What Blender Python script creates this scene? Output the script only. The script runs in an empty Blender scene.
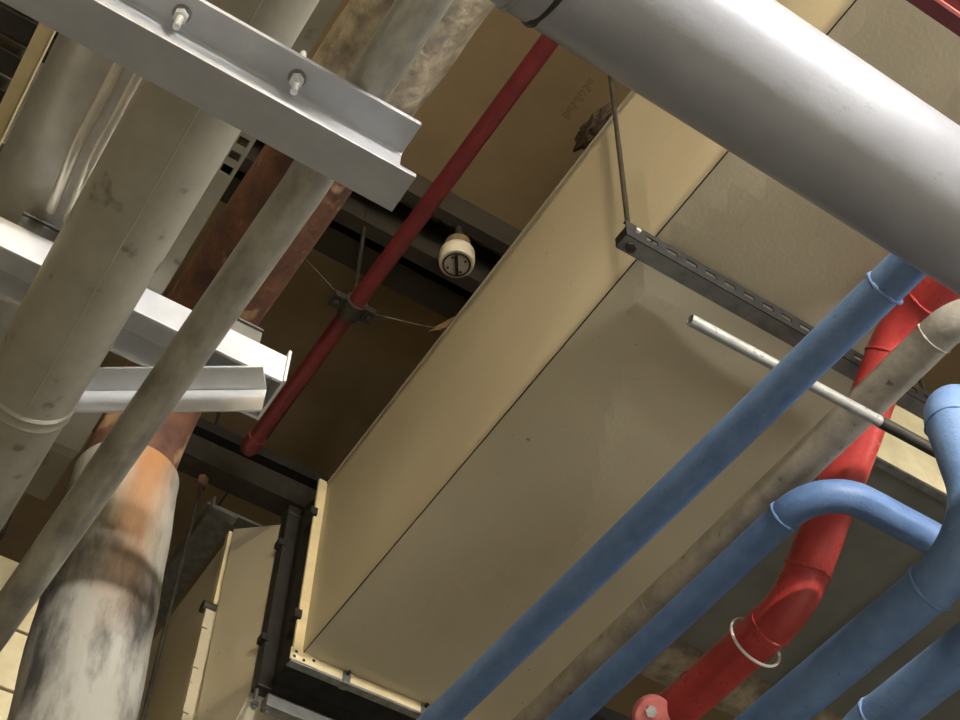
import bpy, bmesh, math, random
from mathutils import Vector, Matrix, noise

random.seed(7)
S = bpy.context.scene
COL = S.collection

# ------------------------------------------------------------------ camera
cd = bpy.data.cameras.new('camera')
cam = bpy.data.objects.new('camera', cd)
COL.objects.link(cam)
S.camera = cam
cd.sensor_fit = 'HORIZONTAL'
cd.sensor_width = 36.0
cd.lens = 36.0 * 1442.0 / 960.0
cd.clip_start = 0.02
yaw, pitch, roll = (math.radians(v) for v in (31.08, 52.25, 1.62))
fw = Vector((math.sin(yaw) * math.cos(pitch), math.cos(yaw) * math.cos(pitch), math.sin(pitch)))
rt = Vector((math.cos(yaw), -math.sin(yaw), 0))
up = rt.cross(fw)
rt2 = rt * math.cos(roll) + up * math.sin(roll)
up2 = rt2.cross(fw)
m = Matrix((rt2, up2, -fw)).transposed().to_4x4()
m.translation = Vector((0, 0, 1.6))
cam.matrix_world = m

# ------------------------------------------------------------------ world / exposure
w = bpy.data.worlds.new('world')
S.world = w
w.use_nodes = True
w.node_tree.nodes['Background'].inputs[0].default_value = (0.9, 0.95, 1.0, 1)
w.node_tree.nodes['Background'].inputs[1].default_value = 0.02
S.view_settings.view_transform = 'Standard'
S.view_settings.look = 'None'
S.view_settings.gamma = 1.0
S.view_settings.use_curve_mapping = False
S.view_settings.exposure = 0.12

# lamps of the room: (centre, length along x or y, watts-like strength, colour)
LAMPS = [
    ((1.1, -2.3, 3.76), 'x', 1.3, 1120.0, (1.0, 0.97, 0.93), 'hung low across the open floor'),
    ((-0.75, -2.4, 4.88), 'y', 1.2, 950.0, (1.0, 0.83, 0.57), 'hung high over the open floor'),
    ((3.6, -0.9, 3.4), 'y', 1.2, 380.0, (1.0, 0.98, 0.95), 'hung beyond the blue pipes'),
]


# ------------------------------------------------------------------ material helpers
def srgb(c):
    return tuple((v / 255 / 12.92) if v / 255 <= 0.04045 else ((v / 255 + 0.055) / 1.055) ** 2.4 for v in c)


MATS = {}


def mat(name, c1, c2=None, scale=8.0, rough=0.5, metal=0.0, bump=0.0, bscale=40.0, speck=None, speck_scale=60.0,
        speck_amt=0.3, stretch=(1, 1, 1), lo=0.35, hi=0.65, rvar=0.12, detail=6.0):
    """procedural paint / metal: two tones mixed by noise, optional specks, roughness variation and fine relief"""
    mt = bpy.data.materials.new(name)
    mt.use_nodes = True
    nt = mt.node_tree
    N, L = nt.nodes, nt.links
    b = N['Principled BSDF']
    tc = N.new('ShaderNodeTexCoord')
    mp = N.new('ShaderNodeMapping')
    mp.inputs['Scale'].default_value = stretch
    L.new(tc.outputs['Object'], mp.inputs['Vector'])
    n1 = N.new('ShaderNodeTexNoise')
    n1.inputs['Scale'].default_value = scale
    n1.inputs['Detail'].default_value = detail
    n1.inputs['Roughness'].default_value = 0.6
    L.new(mp.outputs[0], n1.inputs['Vector'])
    r1 = N.new('ShaderNodeValToRGB')
    r1.color_ramp.elements[0].position = lo
    r1.color_ramp.elements[1].position = hi
    a = srgb(c1)
    z = srgb(c2 or c1)
    r1.color_ramp.elements[0].color = (*a, 1)
    r1.color_ramp.elements[1].color = (*z, 1)
    L.new(n1.outputs[0], r1.inputs[0])
    out = r1.outputs[0]
    if speck:
        n2 = N.new('ShaderNodeTexNoise')
        n2.inputs['Scale'].default_value = speck_scale
        n2.inputs['Detail'].default_value = 3
        L.new(mp.outputs[0], n2.inputs['Vector'])
        r2 = N.new('ShaderNodeValToRGB')
        r2.color_ramp.elements[0].position = 1 - speck_amt - 0.04
        r2.color_ramp.elements[1].position = 1 - speck_amt + 0.04
        r2.color_ramp.elements[0].color = (0, 0, 0, 1)
        r2.color_ramp.elements[1].color = (1, 1, 1, 1)
        L.new(n2.outputs[0], r2.inputs[0])
        mx = N.new('ShaderNodeMix')
        mx.data_type = 'RGBA'
        L.new(r2.outputs[0], mx.inputs[0])
        L.new(out, mx.inputs[6])
        mx.inputs[7].default_value = (*srgb(speck), 1)
        out = mx.outputs[2]
    L.new(out, b.inputs['Base Color'])
    b.inputs['Metallic'].default_value = metal
    mr = N.new('ShaderNodeMapRange')
    mr.inputs[3].default_value = max(0.03, rough - rvar)
    mr.inputs[4].default_value = min(1.0, rough + rvar)
    L.new(n1.outputs[0], mr.inputs[0])
    L.new(mr.outputs[0], b.inputs['Roughness'])
    if bump:
        n3 = N.new('ShaderNodeTexNoise')
        n3.inputs['Scale'].default_value = bscale
        n3.inputs['Detail'].default_value = 4
        L.new(mp.outputs[0], n3.inputs['Vector'])
        bp = N.new('ShaderNodeBump')
        bp.inputs['Strength'].default_value = bump
        bp.inputs['Distance'].default_value = 0.01
        L.new(n3.outputs[0], bp.inputs['Height'])
        L.new(bp.outputs[0], b.inputs['Normal'])
    MATS[name] = mt
    return mt


def emis(name, col, strength):
    mt = bpy.data.materials.new(name)
    mt.use_nodes = True
    b = mt.node_tree.nodes['Principled BSDF']
    b.inputs['Base Color'].default_value = (1, 1, 1, 1)
    b.inputs['Emission Color'].default_value = (*col, 1)
    b.inputs['Emission Strength'].default_value = strength
    return mt


def stained(name, base, dark, stain, ztop, zlen):
    """aged insulation jacket: dirty white with dark scuffs, a rust run-off stain below its upper rim"""
    mt = mat(name, base, dark, scale=9, rough=0.8, lo=0.47, hi=0.64, bump=0.25, bscale=30, stretch=(1, 1, 0.35))
    nt = mt.node_tree
    N, L = nt.nodes, nt.links
    b = N['Principled BSDF']
    src = b.inputs['Base Color'].links[0].from_socket
    tc = N['Texture Coordinate']
    sp = N.new('ShaderNodeSeparateXYZ')
    L.new(tc.outputs['Object'], sp.inputs[0])
    # vertical extent of the run-off, ragged by noise
    nz = N.new('ShaderNodeTexNoise')
    nz.inputs['Scale'].default_value = 14
    L.new(tc.outputs['Object'], nz.inputs['Vector'])
    ad = N.new('ShaderNodeMath')
    ad.operation = 'MULTIPLY_ADD'
    L.new(nz.outputs[0], ad.inputs[0])
    ad.inputs[1].default_value = 0.16
    L.new(sp.outputs[2], ad.inputs[2])
    m1 = N.new('ShaderNodeMapRange')
    m1.inputs[1].default_value = ztop - zlen + 0.08
    m1.inputs[2].default_value = ztop + 0.08
    L.new(ad.outputs[0], m1.inputs[0])
    # sideways extent: strip of the jacket
    s2 = N.new('ShaderNodeMath')
    s2.operation = 'MULTIPLY_ADD'
    L.new(nz.outputs[0], s2.inputs[0])
    s2.inputs[1].default_value = 0.05
    L.new(sp.outputs[0], s2.inputs[2])
    m2 = N.new('ShaderNodeValToRGB')
    cr = m2.color_ramp
    cr.elements[0].position = 0.22
    cr.elements[0].color = (0, 0, 0, 1)
    cr.elements[1].position = 0.42
    cr.elements[1].color = (1, 1, 1, 1)
    e = cr.elements.new(0.58)
    e.color = (1, 1, 1, 1)
    e = cr.elements.new(0.80)
    e.color = (0, 0, 0, 1)
    m3 = N.new('ShaderNodeMapRange')
    m3.inputs[1].default_value = -0.114
    m3.inputs[2].default_value = 0.114
    L.new(s2.outputs[0], m3.inputs[0])
    L.new(m3.outputs[0], m2.inputs[0])
    ml = N.new('ShaderNodeMath')
    ml.operation = 'MULTIPLY'
    L.new(m1.outputs[0], ml.inputs[0])
    L.new(m2.outputs[0], ml.inputs[1])
    mx = N.new('ShaderNodeMix')
    mx.data_type = 'RGBA'
    L.new(ml.outputs[0], mx.inputs[0])
    L.new(src, mx.inputs[6])
    mx.inputs[7].default_value = (*srgb(stain), 1)
    L.new(mx.outputs[2], b.inputs['Base Color'])
    return mt


mat('duct_paint', (186, 177, 151), (194, 185, 159), scale=2.5, rough=0.55, bump=0.05, bscale=120,
    speck=(120, 102, 74), speck_scale=34, speck_amt=0.235)
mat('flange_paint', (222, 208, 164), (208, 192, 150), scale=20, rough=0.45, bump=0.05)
mat('galv', (150, 152, 150), (118, 120, 118), scale=30, rough=0.38, metal=0.85, bump=0.05)
mat('galv_dull', (128, 128, 122), (100, 100, 96), scale=18, rough=0.55, metal=0.5, bump=0.05)
mat('steel_grey', (158, 160, 162), (148, 150, 152), scale=14, rough=0.42, metal=0.25, bump=0.04, bscale=200)
mat('steel_white', (206, 208, 210), (190, 192, 194), scale=14, rough=0.45, metal=0.1, bump=0.04, bscale=200)
mat('bolt', (214, 214, 211), (176, 176, 174), scale=60, rough=0.3, metal=0.45)
mat('blue_paint', (76, 104, 146), (92, 120, 160), scale=26, rough=0.5, bump=0.12, bscale=160,
    speck=(58, 80, 114), speck_scale=110, speck_amt=0.27)
mat('red_paint', (176, 60, 54), (152, 46, 44), scale=16, rough=0.3, bump=0.06, bscale=120)
mat('red_dull', (112, 38, 42), (94, 30, 34), scale=16, rough=0.42, bump=0.06, bscale=120)
mat('pink_paint', (226, 132, 124), (206, 104, 98), scale=22, rough=0.45)
mat('grey_pipe', (176, 169, 154), (142, 136, 126), scale=18, rough=0.65, bump=0.15, bscale=90, speck=(104, 98, 88),
    speck_scale=36, speck_amt=0.3)
mat('big_pipe', (150, 152, 158), (134, 136, 142), scale=9, rough=0.31, metal=0.15, bump=0.05, bscale=60,
    speck=(112, 112, 113), speck_scale=26, speck_amt=0.29, stretch=(0.5, 1, 1))
mat('dull_jacket', (160, 156, 141), (144, 140, 126), scale=8, rough=0.6, metal=0.1, bump=0.08, bscale=50,
    speck=(110, 107, 97), speck_scale=16, speck_amt=0.33)
mat('steel_pipe', (182, 179, 165), (130, 128, 118), scale=16, rough=0.36, metal=0.4, bump=0.1, bscale=120,
    stretch=(1, 0.5, 1))
mat('silver_jacket', (196, 195, 186), (160, 159, 152), scale=6, rough=0.34, metal=0.4, bump=0.1, bscale=14)
mat('chrome', (240, 236, 222), (220, 216, 204), scale=20, rough=0.2, metal=0.4)
mat('rust', (112, 74, 52), (68, 44, 35), scale=10, rough=0.8, bump=0.35, bscale=50, speck=(150, 122, 90),
    speck_scale=12, speck_amt=0.36)
mat('canvas', (172, 160, 136), (112, 104, 90), scale=16, rough=0.9, bump=0.4, bscale=40)
stained('jacket', (152, 149, 138), (64, 61, 57), (160, 112, 70), 1.485, 0.52)
mat('black_fabric', (36, 34, 30), (26, 25, 22), scale=30, rough=0.85, bump=0.2, bscale=200)
mat('black_steel', (52, 50, 44), (38, 37, 33), scale=20, rough=0.5, metal=0.3)
mat('dark_strut', (70, 66, 56), (52, 49, 42), scale=26, rough=0.5, metal=0.5)
mat('cream', (232, 222, 184), (214, 202, 162), scale=12, rough=0.6, bump=0.06)
mat('dark_duct', (112, 112, 104), (96, 96, 88), scale=4, rough=0.5, metal=0.35, bump=0.05)
mat('slab', (164, 142, 106), (134, 115, 86), scale=1.6, rough=0.36, metal=0.42, bump=0.05, bscale=30)
mat('slab_dark', (58, 52, 42), (48, 43, 34), scale=5, rough=0.55, metal=0.2)
mat('slab_mark', (116, 99, 72), rough=0.8)
mat('wall_paint', (150, 146, 134), (142, 138, 126), scale=3, rough=0.8, bump=0.05)
mat('concrete', (128, 125, 118), (112, 110, 104), scale=2, rough=0.75, bump=0.1)
mat('plastic', (214, 206, 184), (204, 196, 172), scale=10, rough=0.45)
mat('dial', (178, 172, 154), (164, 158, 140), scale=40, rough=0.5)
mat('soot', (40, 31, 22), (92, 72, 48), scale=40, rough=0.95, bump=0.5, bscale=60)
mat('paper', (196, 166, 124), (170, 140, 100), scale=30, rough=0.9)
mat('white_wire', (226, 222, 214), rough=0.35)
mat('housing', (226, 226, 222), rough=0.4)

# ------------------------------------------------------------------ object helpers
ORG = {}


def thing(name, label, cat, loc=(0, 0, 0), group=None, kind=None):
    o = bpy.data.objects.new(name, None)
    COL.objects.link(o)
    o.empty_display_size = 0.1
    o.location = loc
    ORG[o] = Vector(loc)
    tag(o, label, cat, group, kind)
    return o


def tag(o, label=None, cat=None, group=None, kind=None):
    if label:
        o['label'] = label
    if cat:
        o['category'] = cat
    if group:
        o['group'] = group
    if kind:
        o['kind'] = kind
    return o


def obj(name, bm, material, parent=None, smooth=False, label=None, cat=None, group=None, kind=None, bevel=0.0,
        flip=True):
    """one mesh object; verts given in world space, origin put at the mesh's base (or under its parent)"""
    bmesh.ops.delete(bm, geom=[x for x in bm.verts if not x.link_faces], context='VERTS')
    if flip:
        bmesh.ops.recalc_face_normals(bm, faces=bm.faces[:])
    lo = Vector((min(v.co.x for v in bm.verts), min(v.co.y for v in bm.verts), min(v.co.z for v in bm.verts)))
    hi = Vector((max(v.co.x for v in bm.verts), max(v.co.y for v in bm.verts), max(v.co.z for v in bm.verts)))
    org = Vector(((lo.x + hi.x) / 2, (lo.y + hi.y) / 2, lo.z))
    for v in bm.verts:
        v.co -= org
    me = bpy.data.meshes.new(name)
    bm.to_mesh(me)
    bm.free()
    if smooth:
        me.shade_smooth()
        me.set_sharp_from_angle(angle=math.radians(40))
    o = bpy.data.objects.new(name, me)
    COL.objects.link(o)
    me.materials.append(MATS[material] if isinstance(material, str) else material)
    ORG[o] = org
    if parent:
        o.parent = parent
        o.location = org - ORG[parent]
    else:
        o.location = org
    tag(o, label, cat, group, kind)
    if bevel:
        md = o.modifiers.new('edge', 'BEVEL')
        md.width = bevel
        md.segments = 2
        md.limit_method = 'ANGLE'
        md.angle_limit = math.radians(50)
    return o


def B():
    return bmesh.new()


def box(bm, x0, x1, y0, y1, z0, z1):
    vs = [bm.verts.new((x, y, z)) for x in (x0, x1) for y in (y0, y1) for z in (z0, z1)]
    for f in ((0, 1, 3, 2), (4, 6, 7, 5), (0, 4, 5, 1), (2, 3, 7, 6), (0, 2, 6, 4), (1, 5, 7, 3)):
        bm.faces.new([vs[i] for i in f])
    return bm


def bx(*a):
    return box(B(), *a)


def prism(bm, pts, vec):
    """closed polygon pts (3-D) swept along vec"""
    vec = Vector(vec)
    a = [bm.verts.new(p) for p in pts]
    b = [bm.verts.new(Vector(p) + vec) for p in pts]
    bm.faces.new(a)
    bm.faces.new(b[::-1])
    n = len(a)
    for i in range(n):
        bm.faces.new((a[i], b[i], b[(i + 1) % n], a[(i + 1) % n]))
    return bm


def path(pts, rad=None, steps=14):
    """polyline with rounded corners; rad: one radius or a list (one per inner corner)"""
    P = [Vector(p) for p in pts]
    out = [P[0]]
    for i in range(1, len(P) - 1):
        r = rad[i - 1] if isinstance(rad, (list, tuple)) else rad
        u = (P[i - 1] - P[i]).normalized()
        v = (P[i + 1] - P[i]).normalized()
        ang = u.angle(v)
        if not r or ang > math.pi - 0.01:
            out.append(P[i])
            continue
        t = r / math.tan(ang / 2)
        a = P[i] + u * t
        c = P[i] + (u + v).normalized() * (r / math.sin(ang / 2))
        e1 = (a - c).normalized()
        ax = e1.cross((P[i] + v * t - c).normalized()).normalized()
        tot = math.pi - ang
        for k in range(steps + 1):
            out.append(c + (Matrix.Rotation(tot * k / steps, 3, ax) @ e1) * r)
    out.append(P[-1])
    return out


def sweep(bm, pts, r, seg=32, cap=True, rfun=None):
    pts = [Vector(p) for p in pts]
    n = len(pts)
    tan = []
    for i in range(n):
        a = pts[max(0, i - 1)]
        b = pts[min(n - 1, i + 1)]
        tan.append((b - a).normalized())
    ref = Vector((0, 0, 1)) if abs(tan[0].z) < 0.9 else Vector((1, 0, 0))
    nx = tan[0].cross(ref).normalized()
    rings = []
    for i in range(n):
        nx = (nx - tan[i] * nx.dot(tan[i])).normalized()
        ny = tan[i].cross(nx)
        ri = r if rfun is None else rfun(i / (n - 1)) * r
        rings.append([bm.verts.new(pts[i] + (nx * math.cos(2 * math.pi * k / seg) + ny * math.sin(2 * math.pi * k / seg)) * ri)
                      for k in range(seg)])
    for i in range(n - 1):
        A, C = rings[i], rings[i + 1]
        for k in range(seg):
            bm.faces.new((A[k], A[(k + 1) % seg], C[(k + 1) % seg], C[k]))
    if cap:
        bm.faces.new(rings[0][::-1])
        bm.faces.new(rings[-1])
    return bm


def tube(pts, r, rad=None, seg=32, **k):
    return sweep(B(), path(pts, rad), r, seg, **k)


def torus(bm, c, axis, R, r, seg=36, ms=8, arc=(0, 2 * math.pi), wob=0.0):
    axis = Vector(axis).normalized()
    ref = Vector((0, 0, 1)) if abs(axis.z) < 0.9 else Vector((1, 0, 0))
    a = axis.cross(ref).normalized()
    b = axis.cross(a)
    full = abs(arc[1] - arc[0] - 2 * math.pi) < 1e-6
    n = seg if full else seg + 1
    rings = []
    for i in range(n):
        t = arc[0] + (arc[1] - arc[0]) * i / seg
        d = a * math.cos(t) + b * math.sin(t)
        rr = r * (1 + wob * math.sin(i * 5.1) * 0.6 + wob * math.sin(i * 2.3) * 0.4)
        rings.append([bm.verts.new(Vector(c) + d * (R + rr * math.cos(2 * math.pi * k / ms)) + axis * rr * math.sin(2 * math.pi * k / ms))
                      for k in range(ms)])
    for i in range(n if full else n - 1):
        A, C = rings[i], rings[(i + 1) % n]
        for k in range(ms):
            bm.faces.new((A[k], A[(k + 1) % ms], C[(k + 1) % ms], C[k]))
    if not full:
        bm.faces.new(rings[0][::-1])
        bm.faces.new(rings[-1])
    return bm


def weld(parent, c, axis, R, material, r=0.0028):
    return obj('weld_bead', torus(B(), c, axis, R, r, wob=0.5), material, parent, smooth=True)


def band(c0, c1, ro, ri, seg=36):
    """hollow ring between c0 and c1"""
    bm = B()
    c0, c1 = Vector(c0), Vector(c1)
    ax = (c1 - c0).normalized()
    ref = Vector((0, 0, 1)) if abs(ax.z) < 0.9 else Vector((1, 0, 0))
    a = ax.cross(ref).normalized()
    b = ax.cross(a)
    R = [[bm.verts.new(c + (a * math.cos(2 * math.pi * k / seg) + b * math.sin(2 * math.pi * k / seg)) * r) for k in range(seg)]
         for c, r in ((c0, ri), (c0, ro), (c1, ro), (c1, ri))]
    for i in range(4):
        for k in range(seg):
            bm.faces.new((R[i][k], R[i][(k + 1) % seg], R[(i + 1) % 4][(k + 1) % seg], R[(i + 1) % 4][k]))
    return bm


def cyl(bm, c0, c1, r, seg=24):
    return sweep(bm, [c0, c1], r, seg)


# ------------------------------------------------------------------ room shell
def slab(name, a, m_):
    return obj(name, bx(*a), m_, kind='structure')


ZC = 5.2
slab('floor', (-5, 8, -5, 9, -0.1, 0), 'concrete')
ceil = slab('ceiling', (-5, 8, -5, 9, ZC, ZC + 0.15), 'slab')
slab('wall_left', (-5.1, -5, -5, 9, 0, ZC), 'wall_paint')
slab('wall_right', (8, 8.1, -5, 9, 0, ZC), 'wall_paint')
slab('wall_back', (-5, 8, 9, 9.1, 0, ZC), 'wall_paint')
slab('wall_front', (-5, 8, -5.1, -5, 0, ZC), 'wall_paint')

# faint stencilled row of marks on the ceiling sheet (illegible in the photo)
sm = B()
for k in range(7):
    y = 1.40 + k * 0.020
    for q in range(3):
        hx = random.uniform(0.012, 0.026)
        dx = random.choice((0.0, 0.026 - hx))
        box(sm, 1.168 + dx, 1.168 + dx + hx, y + 0.006 * q, y + 0.006 * q + 0.003, ZC - 0.001, ZC + 0.001)
    box(sm, 1.168, 1.171, y, y + 0.014, ZC - 0.001, ZC + 0.001)
obj('stencil_mark', sm, 'slab_mark', ceil)

# lap seams of the ceiling sheets
for x in (0.62, 1.02):
    obj('lap_seam', bx(x, x + 0.006, 1.6, 4.5, ZC - 0.004, ZC + 0.001), 'slab_dark', ceil)

# steel joists under the ceiling
for i, (y0, y1, z0, z1, lab) in enumerate((
        (2.005, 2.05, 4.98, 5.03, 'dark steel joist just under the ceiling, over the white round detector'),
        (2.10, 2.19, 5.02, 5.06, 'flat dark grey steel joist under the ceiling behind the white round detector'),
        (1.90, 1.935, 5.06, 5.12, 'slim dark steel joist against the ceiling in front of the white round detector'))):
    j = thing('ceiling_joist', lab, 'joist', (0.9, (y0 + y1) / 2, z0), 'dark joists under the ceiling')
    obj('bottom_chord', bx(-0.6, 2.6, y0, y1, z0, z0 + 0.012), 'slab_dark', j)
    obj('web', bx(-0.6, 2.6, (y0 + y1) / 2 - 0.004, (y0 + y1) / 2 + 0.004, z0 + 0.012, ZC), 'slab_dark', j)

# ------------------------------------------------------------------ main beige duct
XL, XR, ZB, ZT, Y0, YF = 1.062, 1.72, 3.95, 4.565, -1.6, 2.572
duct = thing('air_duct', 'large beige painted rectangular air duct hung on a slotted strut', 'duct', (1.39, 1.0, ZB))


def panel(axis, fixed, a0, a1, b0, b1, out, na=40, nb=20, amp=0.010, cx=0.5, wav=0.004, seed=0, splits=1):
    """sheet panel in the plane axis=fixed, cross-broken (shallow pyramid) and slightly oil-canned"""
    bm = B()
    g = []
    for i in range(na + 1):
        row = []
        for j in range(nb + 1):
            u, v = i / na, j / nb
            a, b = a0 + (a1 - a0) * u, b0 + (b1 - b0) * v
            us = (u * splits) % 1.0 if 0 < u < 1 else 0.0
            d = amp * min(min(us, 1 - us) * 2, min(v, 1 - v) * 2)
            edge = min(1, 14 * min(u, 1 - u, v, 1 - v))
            d += edge * wav * noise.noise(Vector((a * 2.2 + seed, b * 3.5, seed * 1.7)))
            d *= out
            p = {'x': (fixed + d, a, b), 'z': (b, a, fixed + d)}[axis]
            row.append(bm.verts.new(p))
        g.append(row)
    for i in range(na):
        for j in range(nb):
            bm.faces.new((g[i][j], g[i + 1][j], g[i + 1][j + 1], g[i][j + 1]))
    return bm


obj('bottom_panel', panel('z', ZB, Y0, 1.13, XL, XR, -1, na=44, nb=16, seed=3, amp=0.018, splits=2, wav=0.007), 'duct_paint', duct, flip=False)
obj('bottom_panel', panel('z', ZB, 1.13, YF, XL, XR, -1, na=44, nb=24, seed=8, amp=0.024, wav=0.007), 'duct_paint', duct, flip=False)
obj('side_panel', panel('x', XL, Y0, 1.13, ZB, ZT, -1, na=44, nb=16, seed=5, amp=0.004, splits=2, wav=0.010), 'duct_paint', duct, flip=False)
obj('side_panel', panel('x', XL, 1.13, YF, ZB, ZT, -1, na=44, nb=24, seed=11, amp=0.005, wav=0.012), 'duct_paint', duct, flip=False)
bm = B()
box(bm, XL + 0.02, XR - 0.002, Y0 + 0.002, YF - 0.002, ZB + 0.02, ZT - 0.002)
obj('inner_shell', bm, 'duct_paint', duct)
obj('side_panel', bx(XR - 0.001, XR, Y0, YF, ZB, ZT), 'duct_paint', duct)
obj('top_panel', bx(XL, XR, Y0, YF, ZT - 0.001, ZT), 'duct_paint', duct)
obj('corner_seam', bx(XL - 0.0008, XL + 0.0015, Y0, YF - 0.004, ZB - 0.0008, ZB + 0.0010), 'dark_strut', duct,
    label='thin dark lock seam along the lower edge')
obj('corner_seam', bx(XL - 0.003, XL + 0.004, Y0, YF - 0.004, ZT - 0.003, ZT + 0.002), 'duct_paint', duct)

# end flange of the duct
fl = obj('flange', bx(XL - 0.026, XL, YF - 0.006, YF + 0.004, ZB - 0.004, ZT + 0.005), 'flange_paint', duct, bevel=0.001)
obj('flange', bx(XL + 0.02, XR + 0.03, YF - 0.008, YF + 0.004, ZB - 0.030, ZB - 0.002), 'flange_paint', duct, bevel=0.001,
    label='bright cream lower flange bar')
cp = B()
prism(cp, [(XL - 0.033, YF - 0.011, ZB + 0.004), (XL - 0.033, YF - 0.011, ZB - 0.032), (XL + 0.045, YF - 0.011, ZB - 0.032),
           (XL + 0.045, YF - 0.011, ZB - 0.004), (XL - 0.002, YF - 0.011, ZB + 0.004)], (0, 0.004, 0))
cpo = obj('corner_plate', cp, 'flange_paint', duct, label='small corner plate with punched holes')
for dx, dz in ((-0.019, -0.006), (-0.022, -0.022), (0.004, -0.023), (0.03, -0.012)):
    obj('hole', cyl(B(), (XL + dx, YF - 0.0118, ZB + dz), (XL + dx, YF - 0.010, ZB + dz), 0.0042, 12), 'black_steel', cpo)
obj('drive_strip', bx(XL - 0.03, XR + 0.03, YF - 0.012, YF + 0.012, ZB - 0.040, ZB - 0.033), 'galv', duct, bevel=0.001)
for z in (4.05, 4.42):
    obj('flange_clip', bx(XL - 0.040, XL - 0.020, YF - 0.014, YF + 0.012, z, z + 0.026), 'black_steel', duct)
for x in (1.175, 1.40, 1.6):
    c = obj('flange_clip', bx(x, x + 0.02, YF - 0.016, YF + 0.013, ZB - 0.043, ZB - 0.004), 'galv', duct, bevel=0.002)
    obj('screw', cyl(B(), (x + 0.01, YF - 0.026, ZB - 0.014), (x + 0.01, YF - 0.015, ZB - 0.014), 0.005, 8), 'black_steel', c)

# black flexible connector between the ducts
fx = thing('flexible_connector', 'black fabric flexible connector between the beige ducts', 'duct connector', (1.39, 2.64, 3.9))
YA, YB_ = YF + 0.014, 2.72
bm = B()
NR = 9
prof = []
for i in range(NR):
    t = i / (NR - 1)
    inn = 0.012 * math.sin(t * math.pi * 2) ** 2
    prof.append((YA + (YB_ - YA) * t, inn))
rings = []
for y, inn in prof:
    rings.append([bm.verts.new((x, y, z)) for x, z in ((XL - 0.02 + inn, ZB - 0.02 + inn), (XR + 0.02 - inn, ZB - 0.02 + inn),
                                                     (XR + 0.02 - inn, ZT - 0.02), (XL - 0.02 + inn, ZT - 0.02))])
for i in range(NR - 1):
    for k in range(4):
        bm.faces.new((rings[i][k], rings[i][(k + 1) % 4], rings[i + 1][(k + 1) % 4], rings[i + 1][k]))
obj('sleeve', bm, 'black_fabric', fx, smooth=True)
obj('edge_bar', bx(XL - 0.052, XL - 0.014, 2.695, 2.735, ZB - 0.03, ZT - 0.03), 'black_steel', fx, bevel=0.002)
obj('edge_bar', bx(XL - 0.02, XR + 0.03, 2.700, 2.735, ZB - 0.075, ZB - 0.04), 'galv_dull', fx, bevel=0.002,
    label='dull galvanised lower clamp bar')
obj('edge_bar', bx(XL - 0.055, XL + 0.05, 2.69, 2.74, ZT - 0.04, ZT - 0.005), 'black_steel', fx, bevel=0.004)
for z in (4.06, 4.40):
    obj('clip', bx(XL - 0.066, XL - 0.045, 2.69, 2.72, z, z + 0.02), 'black_fabric', fx)
for x in (XL - 0.045, XL - 0.01, XL + 0.08):
    b_ = obj('clamp_bolt', cyl(B(), (x, 2.715, ZB - 0.09), (x, 2.715, ZB - 0.03), 0.006, 10), 'galv', fx)
    obj('nut', cyl(B(), (x, 2.715, ZB - 0.082), (x, 2.715, ZB - 0.070), 0.011, 6), 'galv', b_)

# transition duct and far duct beyond the connector
XF, YF2, ZF0, ZF1 = 0.955, 2.98, 3.62, 4.66
tr = thing('duct_transition', 'beige flared duct transition beyond the black connector', 'duct', (1.2, 2.85, ZF0))
A_ = [(XL - 0.050, 2.744, ZB - 0.02), (XL - 0.050, 2.744, ZT - 0.04)]
YT = YF2 - 0.016
C_ = [(XF + 0.012, YT, ZF0), (XF - 0.002, YT, 4.37), (XF - 0.004, YT, ZF1)]
bm = B()
v = [bm.verts.new(p) for p in A_ + C_]
bm.faces.new((v[1], v[3], v[4]))
obj('side_panel', bm, 'duct_paint', tr, flip=False)
bm = B()
v = [bm.verts.new(p) for p in A_ + C_]
bm.faces.new((v[0], v[2], v[3]))
bm.faces.new((v[0], v[3], v[1]))
obj('side_panel', bm, 'duct_paint', tr, flip=False)
bm = B()
q = [bm.verts.new(p) for p in ((XL - 0.050, 2.744, ZB - 0.02), (XR, 2.744, ZB - 0.02), (XR + 0.1, YT, ZF0), (XF + 0.012, YT, ZF0))]
bm.faces.new(q)
obj('bottom_panel', bm, 'duct_paint', tr, flip=False)
bm = B()
q = [bm.verts.new(p) for p in ((XL - 0.050, 2.744, ZT - 0.04), (XR, 2.744, ZT - 0.04), (XR + 0.1, YT, ZF1), (XF - 0.004, YT, ZF1))]
bm.faces.new(q)
obj('top_panel', bm, 'duct_paint', tr, flip=False)
bm = B()
box(bm, XL + 0.05, XR, 2.75, YT, 3.98, 4.5)
obj('inner_shell', bm, 'duct_paint', tr)

fd = thing('far_duct', 'tall beige duct section behind the flared transition, in shade', 'duct', (1.2, 3.6, ZF0))
obj('body', bx(XF, XR + 0.1, YF2 + 0.02, 4.6, ZF0, ZF1), 'duct_paint', fd)
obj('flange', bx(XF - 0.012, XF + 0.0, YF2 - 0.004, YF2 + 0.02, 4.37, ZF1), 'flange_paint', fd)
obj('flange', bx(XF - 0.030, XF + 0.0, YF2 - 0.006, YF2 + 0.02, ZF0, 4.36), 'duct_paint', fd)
obj('bracket', cyl(B(), (XF - 0.04, YF2 + 0.006, 4.355), (XF - 0.002, YF2 + 0.006, 4.355), 0.019, 12), 'dark_strut', fd)
for z in (3.72, 3.84, 3.98, 4.13, 4.27):
    obj('flange_clip', bx(XF - 0.033, XF - 0.016, YF2 - 0.012, YF2 - 0.004, z, z + 0.025), 'duct_paint', fd)
g = B()
prism(g, [(0.86, 2.93, 4.672), (0.945, 2.93, 4.672), (0.945, 2.93, 4.68), (0.868, 2.93, 4.68), (0.868, 2.93, 4.72), (0.86, 2.93, 4.72)], (0.0, 0.6, 0))
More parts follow.
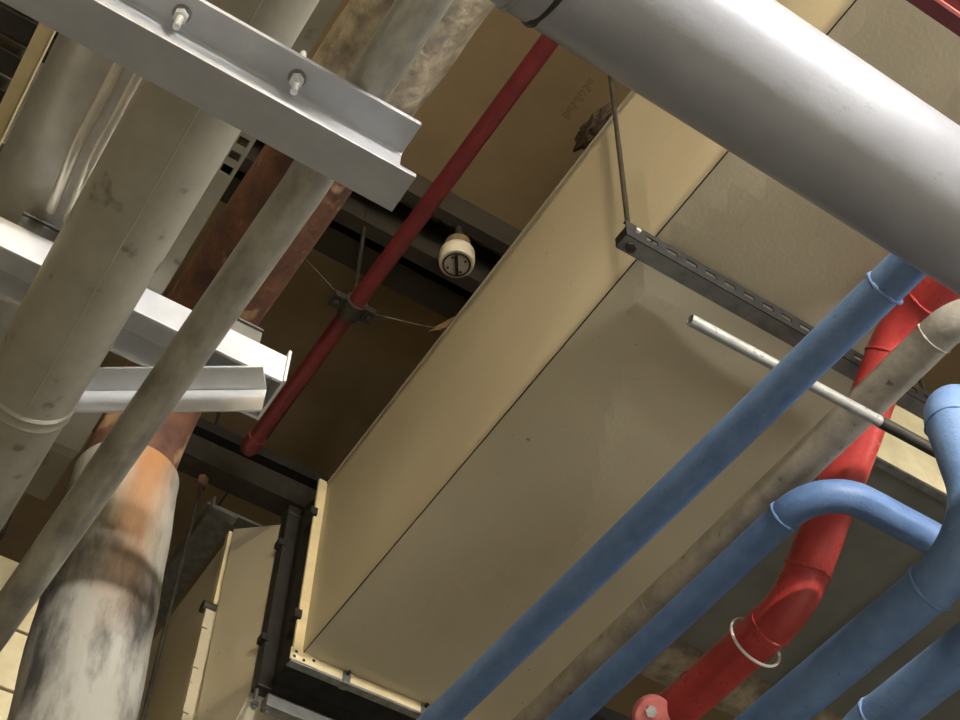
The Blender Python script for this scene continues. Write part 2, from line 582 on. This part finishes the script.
obj('support_angle', g, 'galv', label='galvanised steel angle along the top of the tall far duct', cat='steel angle')

# dark beam above the transition, and its hanging rod
bmx = thing('hanger_beam', 'dark steel channel beam crossing above the far duct transition', 'beam', (0.7, 2.88, 4.74))
b0, b1 = 2.84, 2.915
bm = B()
prism(bm, [(0.1, b0, 4.74), (0.1, b0, 4.83), (0.1, b0 + 0.008, 4.83), (0.1, b0 + 0.008, 4.748), (0.1, b1 - 0.008, 4.748),
           (0.1, b1 - 0.008, 4.83), (0.1, b1, 4.83), (0.1, b1, 4.74)], (1.9, 0, 0))
obj('channel', bm, 'dark_strut', bmx)
obj('lower_flat', bx(0.85, 1.03, 2.95, 2.99, 4.70, 4.71), 'galv_dull', bmx)
obj('upper_rail', bx(0.1, 2.0, 2.84, 2.88, 4.87, 4.91), 'black_steel', bmx)
rd = thing('threaded_rod', 'thin dark hanging rod dropping from the beam above the far duct', 'rod', (0.805, 2.9, 3.4))
obj('shaft', cyl(B(), (0.805, 2.9, 3.3), (0.805, 2.9, ZC), 0.006, 10), 'dark_strut', rd)
obj('nut', cyl(B(), (0.805, 2.9, 4.70), (0.805, 2.9, 4.738), 0.017, 6), 'rust', rd)

# ------------------------------------------------------------------ slotted strut under the duct, with its rods
st = thing('slotted_strut', 'dark slotted steel strut carrying the beige duct from below', 'strut', (1.39, 1.12, 3.9))
SX0, SX1, SY, SZ0, SZ1 = 0.984, 1.80, 1.112, 3.884, 3.934
z_lo, z_hi = SZ0 + 0.020, SZ0 + 0.034
bm = B()
box(bm, SX0, SX1, SY, SY + 0.0025, SZ0, z_lo)
box(bm, SX0, SX1, SY, SY + 0.0025, z_hi, SZ1)
x = SX0
xs = SX0 + 0.048
while xs < SX1 - 0.05:
    box(bm, x, xs, SY, SY + 0.0025, z_lo, z_hi)
    x = xs + 0.026
    xs += 0.047
box(bm, x, SX1, SY, SY + 0.0025, z_lo, z_hi)
mat('black_paint', (34, 33, 30), (26, 25, 23), scale=30, rough=0.6)
obj('slotted_web', bm, 'black_paint', st)
obj('lower_flange', bx(SX0, SX1, SY + 0.0025, SY + 0.036, SZ0, SZ0 + 0.0025), 'galv_dull', st)
obj('lip', bx(SX0, SX1, SY + 0.034, SY + 0.0365, SZ0 + 0.0025, SZ0 + 0.011), 'galv_dull', st)
obj('upper_flange', bx(SX0, SX1, SY + 0.0025, SY + 0.008, SZ1 - 0.0025, SZ1), 'dark_strut', st)
obj('end_tab', bx(SX0, SX0 + 0.002, SY + 0.0025, SY + 0.036, SZ0 + 0.0025, SZ1 - 0.02), 'dark_strut', st)
obj('bolt_head', cyl(B(), (SX0 + 0.026, SY - 0.006, SZ1 - 0.02), (SX0 + 0.026, SY + 0.001, SZ1 - 0.02), 0.006, 8), 'bolt', st)
for i, x in enumerate((1.005, 1.77)):
    r_ = thing('threaded_rod', ('thin dark hanging rod at the free end of the slotted strut' if i == 0 else
                                'thin dark hanging rod at the wall-side end of the slotted strut'), 'rod', (x, SY + 0.018, SZ0 + 0.01))
    obj('shaft', cyl(B(), (x, SY + 0.018, SZ0 - 0.012), (x, SY + 0.018, ZC), 0.0055, 10), 'dark_strut', r_)
    obj('nut', cyl(B(), (x, SY + 0.018, SZ0 - 0.010), (x, SY + 0.018, SZ0 - 0.001), 0.011, 6), 'dark_strut', r_)

# ------------------------------------------------------------------ pipes
# big grey pipe crossing
bp_pts = [(-0.6, 0.452, 3.06), (0.37, 0.465, 3.06), (2.6, 0.500, 3.06)]
bp = obj('main_pipe', tube(bp_pts, 0.081, seg=56), 'big_pipe', smooth=True,
         label='thick glossy light grey pipe crossing in front of the beige duct', cat='pipe')
for x, r_, m_ in ((0.372, 0.0035, 'dark_strut'), (0.340, 0.003, 'big_pipe')):
    weld(bp, (x, 0.4648, 3.06), (1, 0.0155, 0), 0.081, m_, r_)

# blue pipe 1
b1o = obj('blue_pipe', tube([(1.058, -0.4, 3.22), (1.041, 0.694, 3.22), (0.98, 3.4, 3.22)], 0.028, seg=36), 'blue_paint', smooth=True,
          label='straight blue pipe running under the middle of the beige duct', cat='pipe', group='blue painted pipes')
weld(b1o, (1.0423, 0.668, 3.22), (0, 1, 0), 0.028, 'blue_paint', 0.003)

# grey pipe
gp = obj('grey_pipe', tube([(2.2, 0.74, 3.55), (1.393, 0.74, 3.55), (1.394, 3.4, 3.55)], 0.0335, rad=0.085, seg=36), 'grey_pipe', smooth=True,
         label='dusty grey pipe between two blue pipes, turning at an elbow', cat='pipe')
weld(gp, (1.393, 0.836, 3.55), (0, 1, 0), 0.0335, 'grey_pipe', 0.0018)
weld(gp, (1.3935, 1.62, 3.55), (0, 1, 0), 0.033, 'grey_pipe', 0.0015)

# blue pipe 2 with elbow
b2 = obj('blue_pipe', tube([(2.4, 1.126, 3.45), (1.376, 1.126, 3.45), (1.37, 3.3, 3.45)], 0.030, rad=0.095, seg=36), 'blue_paint', smooth=True,
         label='blue pipe whose elbow bends across the red pipe', cat='pipe', group='blue painted pipes')
weld(b2, (1.3755, 1.226, 3.45), (0, 1, 0), 0.030, 'blue_paint', 0.003)

# blue pipe 3: run, elbow up, riser, elbow away
b3 = obj('blue_pipe', tube([(2.2, 0.806, 3.305), (1.297, 0.806, 3.305), (1.297, 0.806, 3.0), (1.299, 3.2, 3.0)], 0.0355,
                           rad=[0.07, 0.115], seg=40), 'blue_paint', smooth=True,
         label='blue pipe that rises through two elbows beside the red pipe', cat='pipe', group='blue painted pipes')
weld(b3, (1.297, 0.925, 3.0), (0, 1, 0), 0.0355, 'blue_paint', 0.003)
weld(b3, (1.297, 0.806, 3.232), (0, 0, 1), 0.0355, 'blue_paint', 0.0022)

# blue pipe 4
b4 = obj('blue_pipe', tube([(2.3, 0.86, 3.0), (1.43, 0.86, 3.0), (1.43, 1.285, 3.0), (1.43, 1.285, 2.3)], 0.036, rad=0.10, seg=40), 'blue_paint', smooth=True,
         label='lowest blue pipe, turning downward after a weld ring', cat='pipe', group='blue painted pipes')
weld(b4, (1.43, 1.178, 3.0), (0, 1, 0), 0.036, 'blue_paint', 0.003)

# red fire pipe: lower run, 45 degree offset, upper run
XRD = 1.55
rp = obj('fire_pipe', tube([(XRD, 3.2, 3.466), (XRD, 1.405, 3.466), (XRD, 0.99, 3.878), (XRD, -0.5, 3.878)], 0.0445,
                           rad=[0.16, 0.16], seg=44), 'red_paint', smooth=True,
         label='thick glossy red pipe climbing at a slant behind the blue pipes', cat='pipe')
d45 = Vector((0, 1.405 - 0.99, 3.466 - 3.878)).normalized()
cl = Vector((XRD, 1.405, 3.466))
cu = Vector((XRD, 0.99, 3.878))
weld(rp, (XRD, 1.405 + 0.07, 3.466), (0, 1, 0), 0.0445, 'red_paint', 0.0028)
weld(rp, cl - d45 * 0.07, d45, 0.0445, 'red_paint', 0.0028)
weld(rp, cu + d45 * 0.07, d45, 0.0445, 'red_paint', 0.0028)
weld(rp, (XRD, 0.99 - 0.07, 3.878), (0, 1, 0), 0.0445, 'red_paint', 0.0028)
wr = obj('wire_loop', torus(B(), (XRD, 1.522, 3.460), (0.03, 1, -0.06), 0.0560, 0.0030, seg=48), 'white_wire', smooth=True,
         label='white wire loop hanging round the red pipe', cat='wire loop')

# pink coupling ear with a bolt, on the lower red run
ring = obj('coupling', band((XRD, 1.80, 3.466), (XRD, 1.85, 3.466), 0.055, 0.0447), 'red_paint', rp, smooth=True)
ec = Vector((1.500, 1.785, 3.438))
en = Vector((-0.25, -0.62, -0.74)).normalized()
obj('ear', sweep(B(), [ec - en * 0.012, ec + en * 0.010, ec + en * 0.013], 0.040, 32, rfun=lambda t: 1 if t < 0.9 else 0.93), 'pink_paint', ring, smooth=True,
    label='pinkish red bolted ear')
eb = ec + Vector((-0.010, 0.0, 0.010))
obj('bolt_head', cyl(B(), eb + en * 0.012, eb + en * 0.026, 0.012, 6), 'bolt', ring)

# thin bare conduit stub
em = thing('conduit_stub', 'thin bare metal conduit end poking out past the blue pipe', 'conduit', (1.2, 0.958, 3.41))
bm = B()
o_, i_ = [], []
e0, e1 = Vector((0.959, 0.961, 3.42)), Vector((1.75, 0.951, 3.42))
dv = (e1 - e0).normalized()
ny = dv.cross(Vector((0, 0, 1))).normalized()
nz = dv.cross(ny)
SEG = 24
ro, ri = 0.0097, 0.0082
R4 = []
for p, r_ in ((e0 + dv * 0.03, ri), (e0, ri), (e0, ro), (e1, ro)):
    R4.append([bm.verts.new(p + (ny * math.cos(2 * math.pi * k / SEG) + nz * math.sin(2 * math.pi * k / SEG)) * r_) for k in range(SEG)])
for a, b in zip(R4, R4[1:]):
    for k in range(SEG):
        bm.faces.new((a[k], a[(k + 1) % SEG], b[(k + 1) % SEG], b[k]))
mat('emt', (192, 192, 188), (166, 166, 162), scale=30, rough=0.3, metal=0.5)
obj('tube', bm, 'emt', em, smooth=True)
obj('bore', cyl(B(), e0 + dv * 0.028, e0 + dv * 0.030, ri, SEG), 'black_steel', em)
obj('sleeve', cyl(B(), (1.345, 0.956, 3.42), (1.62, 0.9526, 3.42), 0.0104, SEG), 'dark_strut', em, smooth=True,  # no real sleeve: darkens the stretch of conduit where a shadow falls
    label='dark sleeve standing for a shadow on the conduit')

# slim red sprinkler pipe high up
sp_ = thing('sprinkler_pipe', 'slim dull red pipe high under the dark ceiling', 'pipe', (0.84, 1.8, 4.57))
obj('pipe', tube([(0.862, -1.2, 4.6), (0.844, 1.152, 4.6), (0.828, 2.575, 4.6)], 0.0225, seg=28), 'red_dull', sp_, smooth=True)
obj('end_cap', sweep(B(), [(0.8285, 2.55, 4.6), (0.8282, 2.578, 4.6), (0.828, 2.60, 4.6), (0.828, 2.612, 4.6)], 0.027, 28,
                     rfun=lambda t: 1 if t < 0.8 else 0.75), 'red_dull', sp_, smooth=True)
hg = thing('pipe_hanger', 'dark clamp ring on the slim red pipe with brace wires', 'pipe hanger', (0.836, 2.02, 4.56))
obj('clamp_ring', band((0.8345, 2.0, 4.6), (0.834, 2.05, 4.6), 0.031, 0.0229), 'dark_strut', hg, smooth=True)
for s in (-1, 1):
    e = obj('clamp_ear', bx(0.8345 + s * 0.045 - 0.014, 0.8345 + s * 0.045 + 0.014, 2.005, 2.045, 4.59, 4.612), 'black_steel', hg)
    obj('bolt', cyl(B(), (0.8345 + s * 0.046, 2.025, 4.572), (0.8345 + s * 0.046, 2.025, 4.63), 0.007, 8), 'black_steel', e)
obj('rod', cyl(B(), (0.8345, 2.025, 4.63), (0.8345, 2.025, 5.2), 0.006, 8), 'dark_strut', hg)
obj('brace_wire', cyl(B(), (0.80, 2.02, 4.61), (0.60, 2.04, 4.79), 0.0025, 6), 'dark_strut', hg)
obj('brace_wire', cyl(B(), (0.87, 2.02, 4.60), (1.056, 1.945, 4.575), 0.0025, 6), 'dark_strut', hg)

# round detector under the ceiling
dt = thing('heat_detector', 'white round detector with a dial face under the dark ceiling', 'detector', (1.08, 1.93, 4.88))
c = Vector((1.08, 1.93, 4.88))
obj('housing', sweep(B(), [c + Vector((0, 0, h)) for h in (0.0, 0.004, 0.02, 0.05, 0.07)], 0.050, 40,
                     rfun=lambda t: [0.90, 0.97, 1.0, 0.98, 0.72][round(t * 4)]), 'plastic', dt, smooth=True)
obj('base_ring', sweep(B(), [c + Vector((0, 0, h)) for h in (0.07, 0.085, 0.10)], 0.036, 32), 'slab_mark', dt, smooth=True)
obj('stem', cyl(B(), c + Vector((0, 0, 0.1)), c + Vector((0, 0, ZC - 4.88)), 0.011, 12), 'black_steel', dt, smooth=True)
f_ = obj('dial_face', cyl(B(), c - Vector((0, 0, 0.002)), c + Vector((0, 0, 0.001)), 0.037, 36), 'dial', dt)
obj('rim', torus(B(), c - Vector((0, 0, 0.002)), (0, 0, 1), 0.037, 0.0028), 'black_steel', dt, smooth=True)
bm = B()
box(bm, -0.0045, 0.0045, -0.033, 0.033, -0.006, -0.001)
bmesh.ops.transform(bm, matrix=Matrix.Translation(c) @ Matrix.Rotation(math.radians(-34), 4, 'Z'), verts=bm.verts)
obj('slot_bar', bm, 'black_steel', f_)
for a in (0.6, 2.2, 3.7, 5.3):
    d = Vector((math.cos(a), math.sin(a), 0)) * 0.026
    obj('screw', cyl(B(), c + d - Vector((0, 0, 0.004)), c + d, 0.0035, 8), 'black_steel', f_)
obj('ceiling_ring', torus(B(), (1.095, 1.97, ZC - 0.004), (0, 0, 1), 0.055, 0.005), 'dark_strut', dt, smooth=True)

# ------------------------------------------------------------------ left group
# front steel channel (open towards the room), web at the back
fc = thing('steel_channel', 'light grey steel channel beam with bolts through its top flange', 'channel beam', (-0.2, 0.89, 3.2))
cy0, cy1, cz0, cz1, t_ = 0.856, 0.918, 3.2, 3.346, 0.0085
bm = B()
pr_ = [(cy0, cz0), (cy0, cz0 + t_)]
for k in range(5):
    a = math.pi / 2 * k / 4
    pr_.append((cy1 - t_ - 0.006 + 0.006 * math.sin(a), cz0 + t_ + 0.006 - 0.006 * math.cos(a)))
for k in range(5):
    a = math.pi / 2 * k / 4
    pr_.append((cy1 - t_ - 0.006 + 0.006 * math.cos(a), cz1 - t_ - 0.006 + 0.006 * math.sin(a)))
pr_ += [(cy0, cz1 - t_), (cy0, cz1), (cy1, cz1), (cy1, cz0)]
prism(bm, [(-1.2, y, z) for y, z in pr_], (1.2 + 0.413, 0, 0))
obj('beam', bm, 'steel_grey', fc, bevel=0.0008)
for i, (x, lab) in enumerate(((0.238, 'hex bolt with nut near the cut end of the grey channel'),
                              (0.070, 'hex bolt with nut further along the grey channel'))):
    y = 0.885
    hb = thing('hex_bolt', lab, 'bolt', (x, y, 3.30), 'bolts in the grey channel')
    obj('shank', cyl(B(), (x, y, 3.297), (x, y, 3.41), 0.0048, 14), 'bolt', hb, smooth=True)
    obj('nut', cyl(B(), (x, y, 3.324), (x, y, 3.334), 0.0098, 6), 'bolt', hb)
    obj('washer', cyl(B(), (x, y, 3.3345), (x, y, 3.3375), 0.0125, 20), 'galv_dull', hb)

# second channel with bright web, behind
ch = thing('steel_channel', 'white edged steel channel crossing above the fat grey pipe', 'channel beam', (0.0, 1.64, 3.64))
bm = B()
y0, y1, z0, z1 = 1.592, 1.70, 3.642, 3.716
prism(bm, [(-1.2, y0, z0), (-1.2, y0, z1), (-1.2, y1, z1), (-1.2, y1, z0), (-1.2, y1 - 0.007, z0), (-1.2, y1 - 0.007, z1 - 0.007),
           (-1.2, y0 + 0.007, z1 - 0.007), (-1.2, y0 + 0.007, z0)], (1.742, 0, 0))
obj('beam', bm, 'steel_white', ch, bevel=0.0012)
obj('end_plate', bx(0.542, 0.548, y0 - 0.004, y1, z0, z1 + 0.016), 'steel_white', ch, bevel=0.001)

# diagonal brace angle
br = thing('brace_angle', 'white steel angle brace set askew below the white edged channel', 'angle brace', (0.38, 1.72, 3.578))
p0 = Vector((0.5265, 1.624, 0))
p1 = Vector((0.243, 1.8127, 0))
dr = (p1 - p0).normalized()
nr = Vector((dr.y, -dr.x, 0))
if nr.y > 0:
    nr = -nr
# horizontal leg towards the room, vertical leg hanging at the back
zt, zb = 3.6412, 3.578
st0 = [p0 + Vector((0, 0, zt)) + nr * 0.056, p0 + Vector((0, 0, zt - 0.005)) + nr * 0.056, p0 + Vector((0, 0, zt - 0.005)) + nr * 0.005,
       p0 + Vector((0, 0, zb)) + nr * 0.005, p0 + Vector((0, 0, zb)), p0 + Vector((0, 0, zt))]
obj('angle', prism(B(), st0, (p1 - p0)), 'steel_white', br, bevel=0.0008)

# short strut blocks standing on the second channel
for i, (x0, x1, lab) in enumerate(((0.40, 0.487, 'short galvanised strut block on the white channel beside the rust pipe'),
                                   (0.012, 0.11, 'short galvanised strut block on the white channel under the silver jacket'))):
    sb = thing('strut_block', lab, 'strut', ((x0 + x1) / 2, 1.64, 3.717), 'short strut blocks on the channel')
    zz = 3.717
    obj('web', bx(x0, x1, 1.600, 1.603, zz, zz + 0.041), 'galv_dull', sb)
    obj('top', bx(x0, x1, 1.594, 1.640, zz + 0.041, zz + 0.045), 'galv_dull', sb)
    obj('web', bx(x0, x1, 1.618, 1.621, zz, zz + 0.041), 'galv_dull', sb)
    xb = (x0 + x1) / 2 + (-0.01 if i == 0 else 0.0)
    obj('stud', cyl(B(), (xb, 1.628, zz + 0.046), (xb, 1.628, zz + (0.29 if i == 0 else 0.065)), 0.0055, 10), 'steel_white', sb)

# perforated strut lying along the channel beside the fat pipe
ps = thing('perforated_strut', 'dull grey perforated strut lying between fat grey pipe and rusty pipe', 'strut', (0.26, 1.3, 3.718))
bm = B()
px0, px1 = 0.244, 0.286
hy = [1.10 + 0.031 * k for k in range(-20, 15)]
box(bm, px0, px0 + 0.016, 0.3, 1.75, 3.7175, 3.7205)
box(bm, px1 - 0.006, px1, 0.3, 1.75, 3.7175, 3.7205)
ya = 0.3
for y in hy:
    if 1.20 < y < 1.29:
        box(bm, px0 + 0.016, px1 - 0.006, ya, y, 3.7175, 3.7205)
        ya = y + 0.017
box(bm, px0 + 0.016, px1 - 0.006, ya, 1.75, 3.7175, 3.7205)
obj('perforated_web', bm, 'dull_jacket', ps)
for x in (px0, px1 - 0.003):
    obj('side_wall', bx(x, x + 0.003, 0.3, 1.75, 3.7205, 3.757), 'dull_jacket', ps)

# fat grey jacketed pipe with a collar
lp = obj('jacketed_pipe', tube([(0.155, -1.2, 3.556), (0.155, 2.95, 3.556)], 0.082, seg=56), 'dull_jacket', smooth=True,
         label='fat dull grey jacketed pipe passing under the white channel', cat='pipe')
obj('collar', sweep(B(), [(0.155, y, 3.556) for y in (1.772, 1.778, 1.783, 1.796, 1.801, 1.807)], 0.0858, 56,
                    rfun=lambda t: [0.96, 1.0, 0.985, 0.985, 1.0, 0.96][round(t * 5)]), 'dull_jacket', lp, smooth=True)
obj('lap_seam', sweep(B(), [(0.160, -1.1, 3.4748), (0.160, 1.76, 3.4748)], 0.0016, 8), 'dull_jacket', lp)

# bare steel pipe lying on the front channel
cl_ = obj('steel_pipe', tube([(0.327, -1.2, 3.378), (0.332, 1.059, 3.378), (0.278, 2.95, 3.379)], 0.0318, seg=40), 'steel_pipe', smooth=True,
          label='bare dull steel pipe resting on the light grey channel', cat='pipe')

# rust pipe: high run, elbow down, insulated riser
XRU, YRU, ZRU, RRU = 0.447, 2.205, 4.13, 0.098
ru = thing('rusty_pipe', 'rusty brown pipe turning down into a stained insulation jacket', 'pipe', (XRU, YRU, 2.4))
obj('bare_pipe', tube([(XRU + 0.03, 0.55, ZRU), (XRU, YRU, ZRU), (XRU + 0.0, YRU, 3.84)], RRU, rad=0.24, seg=48), 'rust', ru, smooth=True)
bm = B()
pts = [(XRU + 0.002, YRU, 2.4 + k * 0.05) for k in range(30)] + [(XRU + 0.002, YRU, 3.885)]
pts = [(x + 0.065 * max(0, (3.9 - z)) * 0.9, y, z) for x, y, z in pts]
sweep(bm, pts, 0.1135, 56)
for v in bm.verts:
    n_ = noise.noise(v.co * 9) * 0.004
    d = Vector((v.co.x - XRU, v.co.y - YRU, 0))
    if d.length > 0.05:
        v.co += d.normalized() * n_
obj('insulation', bm, 'jacket', ru, smooth=True)
# torn canvas over the near part of the run
bm = B()
SEG = 64
rows = []
for i in range(34):
    y = -1.0 + (1.30 + 1.0) * i / 33
    ring = []
    for k in range(SEG):
        a = 2 * math.pi * k / SEG
        rr = RRU + 0.013 + 0.010 * noise.noise(Vector((y * 9, math.cos(a) * 3, math.sin(a) * 3)))
        yy = y + (0.10 * noise.noise(Vector((math.cos(a) * 2.5, math.sin(a) * 2.5, 3.1))) if i == 33 else 0)
        ring.append(bm.verts.new((XRU + 0.03 * (2.205 - yy) / 1.655 + rr * math.cos(a), yy, ZRU + rr * math.sin(a))))
    rows.append(ring)
for i in range(33):
    for k in range(SEG):
        bm.faces.new((rows[i][k], rows[i][(k + 1) % SEG], rows[i + 1][(k + 1) % SEG], rows[i + 1][k]))
obj('torn_canvas', bm, 'canvas', ru, smooth=True, label='torn grey canvas wrap with a ragged edge')

# silver jacketed pipe, chrome tubes and beige strip at the far left
sv = obj('silver_pipe', tube([(0.043, -1.2, 3.895), (0.043, 3.0, 3.895)], 0.114, seg=56), 'silver_jacket', smooth=True,
         label='shiny silver jacketed pipe beside the narrow beige duct', cat='pipe')
for i, (x, z, lab) in enumerate(((0.038, 3.72, 'bright bent metal tube next to the silver jacketed pipe'),
                                 (0.072, 3.715, 'dimmer bent metal tube between bright tube and fat grey pipe'))):
    obj('metal_tube', tube([(x, -1.0, z), (x, 1.40, z), (x + 0.012, 1.56, z + 0.035)], 0.0095, rad=0.12, seg=20), 'chrome', smooth=True,
        label=lab, cat='tube', group='bright metal tubes')
bs = thing('narrow_duct', 'narrow beige duct beside the silver jacketed pipe', 'duct', (-0.1, 1.4, 4.0))
obj('body', bx(-0.112, -0.084, -1.2, 3.0, 4.0, 4.14), 'flange_paint', bs, bevel=0.002)
for k in range(6):
    z = 4.2
    y = 1.33 + k * 0.085
    obj('deck_rib', bx(-2.2, -0.12, y, y + 0.05, z, z + 0.05), 'black_steel', group=None,
        label='black ribbed deck strip beside the narrow beige duct', cat='deck rib')['group'] = 'black deck strips'

# dark duct and cream box at the back left, sheet bracket
ld = thing('dark_duct', 'dark galvanised duct behind the fat grey pipe', 'duct', (-0.3, 2.7, 4.36))
obj('body', bx(-1.4, 0.34, 1.9, 3.05, 4.37, 4.75), 'dark_duct', ld, bevel=0.003)
obj('edge_flange', bx(-1.4, 0.35, 3.03, 3.06, 4.36, 4.76), 'dark_strut', ld)
bk = B()
prof = [(2.02, 3.93), (2.06, 3.905), (2.20, 3.895), (2.26, 3.93), (2.42, 3.94), (2.44, 3.98)]
va = [bk.verts.new((0.19, y, z)) for y, z in prof]
vb = [bk.verts.new((0.335, y, z)) for y, z in prof]
vc = [bk.verts.new((0.19, y, z + 0.004)) for y, z in prof]
vd = [bk.verts.new((0.335, y, z + 0.004)) for y, z in prof]
n = len(prof)
for i in range(n - 1):
    bk.faces.new((va[i], va[i + 1], vb[i + 1], vb[i]))
    bk.faces.new((vc[i], vd[i], vd[i + 1], vc[i + 1]))
    bk.faces.new((va[i], vc[i], vc[i + 1], va[i + 1]))
    bk.faces.new((vb[i], vb[i + 1], vd[i + 1], vd[i]))
bk.faces.new((va[0], vb[0], vd[0], vc[0]))
bk.faces.new((va[-1], vc[-1], vd[-1], vb[-1]))
obj('sheet_bracket', bk, 'dull_jacket', label='bent grey sheet metal bracket beside the fat grey pipe', cat='bracket')
cb = thing('cream_cabinet', 'bright cream panelled box behind the insulated riser', 'cabinet', (0.1, 3.4, 3.2))
for za, zb_ in ((3.30, 3.60), (3.61, 3.945), (3.955, 4.130), (4.140, 4.35)):
    obj('panel', bx(-0.6, 0.64, 3.10, 3.6, za, zb_), 'cream', cb, bevel=0.004)
obj('core', bx(-0.59, 0.63, 3.12, 3.58, 3.30, 4.34), 'black_steel', cb)

# ------------------------------------------------------------------ right group
rd2 = thing('grey_duct', 'grey duct with a bright cream end face behind the red pipe', 'duct', (2.4, 1.8, 4.1))
obj('body', bx(1.80, 3.4, 1.412, 2.15, 4.1, 4.44), 'dark_duct', rd2, bevel=0.002)
obj('end_panel', bx(1.80, 3.4, 1.404, 1.412, 4.106, 4.44), 'cream', rd2)
obj('edge_trim', bx(1.79, 3.4, 1.398, 1.416, 4.094, 4.105), 'galv', rd2)
for x in (2.235, 2.275):
    obj('seam_rib', bx(x, x + 0.02, 1.42, 2.15, 4.086, 4.1), 'galv_dull', rd2)
mp_ = obj('lagged_pipe', tube([(1.76, 2.30, 4.25), (3.4, 2.30, 4.25)], 0.11, seg=40), 'canvas', smooth=True,
          label='mottled lagged pipe in shade beyond the grey duct', cat='pipe')
ds = thing('dark_strut_rail', 'black strut rail in shade beyond the lagged pipe', 'strut', (2.2, 2.5, 4.05))
obj('rail', bx(1.74, 3.4, 2.46, 2.50, 4.05, 4.09), 'black_steel', ds)
obj('rail', bx(1.74, 3.4, 2.54, 2.58, 4.05, 4.09), 'black_steel', ds)

# red steel beam top right
rb = thing('red_beam', 'dark red painted steel channel under the beige duct', 'beam', (1.5, 0.40, 3.6))
bm = B()
y0, y1, z0, z1 = 0.362, 0.424, 3.6, 3.66
prism(bm, [(0.4, y0, z0), (0.4, y0, z0 + 0.006), (0.4, y1 - 0.006, z0 + 0.006), (0.4, y1 - 0.006, z1), (0.4, y1, z1), (0.4, y1, z0)], (2.4, 0, 0))
obj('angle', bm, 'red_dull', rb)
obj('edge', bx(0.4, 2.8, 0.395, 0.4, 3.592, 3.6), 'pink_paint', rb, label='pale edge of the red beam')  # thin paler strip along the underside of the beam

# ------------------------------------------------------------------ small things on the duct
bm = B()
bmesh.ops.create_icosphere(bm, subdivisions=4, radius=1.0)
for v in bm.verts:
    n_ = 1 + 0.35 * noise.noise(v.co * 2.3) + 0.18 * noise.noise(v.co * 6)
    v.co = Vector((v.co.x * 0.022, v.co.y * 0.062, v.co.z * 0.024)) * n_ + Vector((XL - 0.010, 1.265, ZT + 0.031))
obj('insulation_wad', bm, 'soot', smooth=True, label='dark sooty wad of insulation on the top edge of the beige duct', cat='insulation')
bm = B()
prism(bm, [(XL - 0.004, 1.885, ZT + 0.003), (XL - 0.034, 1.93, ZT - 0.012), (XL - 0.040, 1.955, ZT - 0.010), (XL - 0.004, 1.925, ZT + 0.003)], (0.0, 0.001, 0.002))
obj('paper_scrap', bm, 'paper', label='curled scrap of tape on the top edge of the beige duct', cat='tape scrap')

# ------------------------------------------------------------------ lamps
for (c, ax, ln, pw, col, lab) in LAMPS:
    c = Vector(c)
    d = Vector((1, 0, 0)) if ax == 'x' else Vector((0, 1, 0))
    s = Vector((0, 1, 0)) if ax == 'x' else Vector((1, 0, 0))
    lf = thing('fluorescent_fixture', 'white twin tube fluorescent fixture ' + lab, 'lamp', c + Vector((0, 0, 0.03)), 'fluorescent fixtures')
    h = d * (ln / 2 + 0.03) + s * 0.08
    obj('housing', bx(c.x - abs(h.x), c.x + abs(h.x), c.y - abs(h.y), c.y + abs(h.y), c.z + 0.03, c.z + 0.09), 'housing', lf, bevel=0.004)
    tm = emis('tube_glow', col, pw)
    for k in (-1, 1):
        o = c + s * 0.045 * k
        obj('tube', sweep(B(), [o - d * ln / 2, o + d * ln / 2], 0.019, 12), tm, lf, smooth=True)
    for k in (-1, 1):
        o = c + d * (ln / 2 + 0.01) * k
        obj('end_cap', bx(o.x - (0.012 if ax == 'x' else 0.07), o.x + (0.012 if ax == 'x' else 0.07),
                          o.y - (0.07 if ax == 'x' else 0.012), o.y + (0.07 if ax == 'x' else 0.012), c.z - 0.02, c.z + 0.03), 'housing', lf)
    obj('hanger', cyl(B(), c + Vector((0, 0, 0.09)), Vector((c.x, c.y, ZC)), 0.008, 8), 'galv', lf)
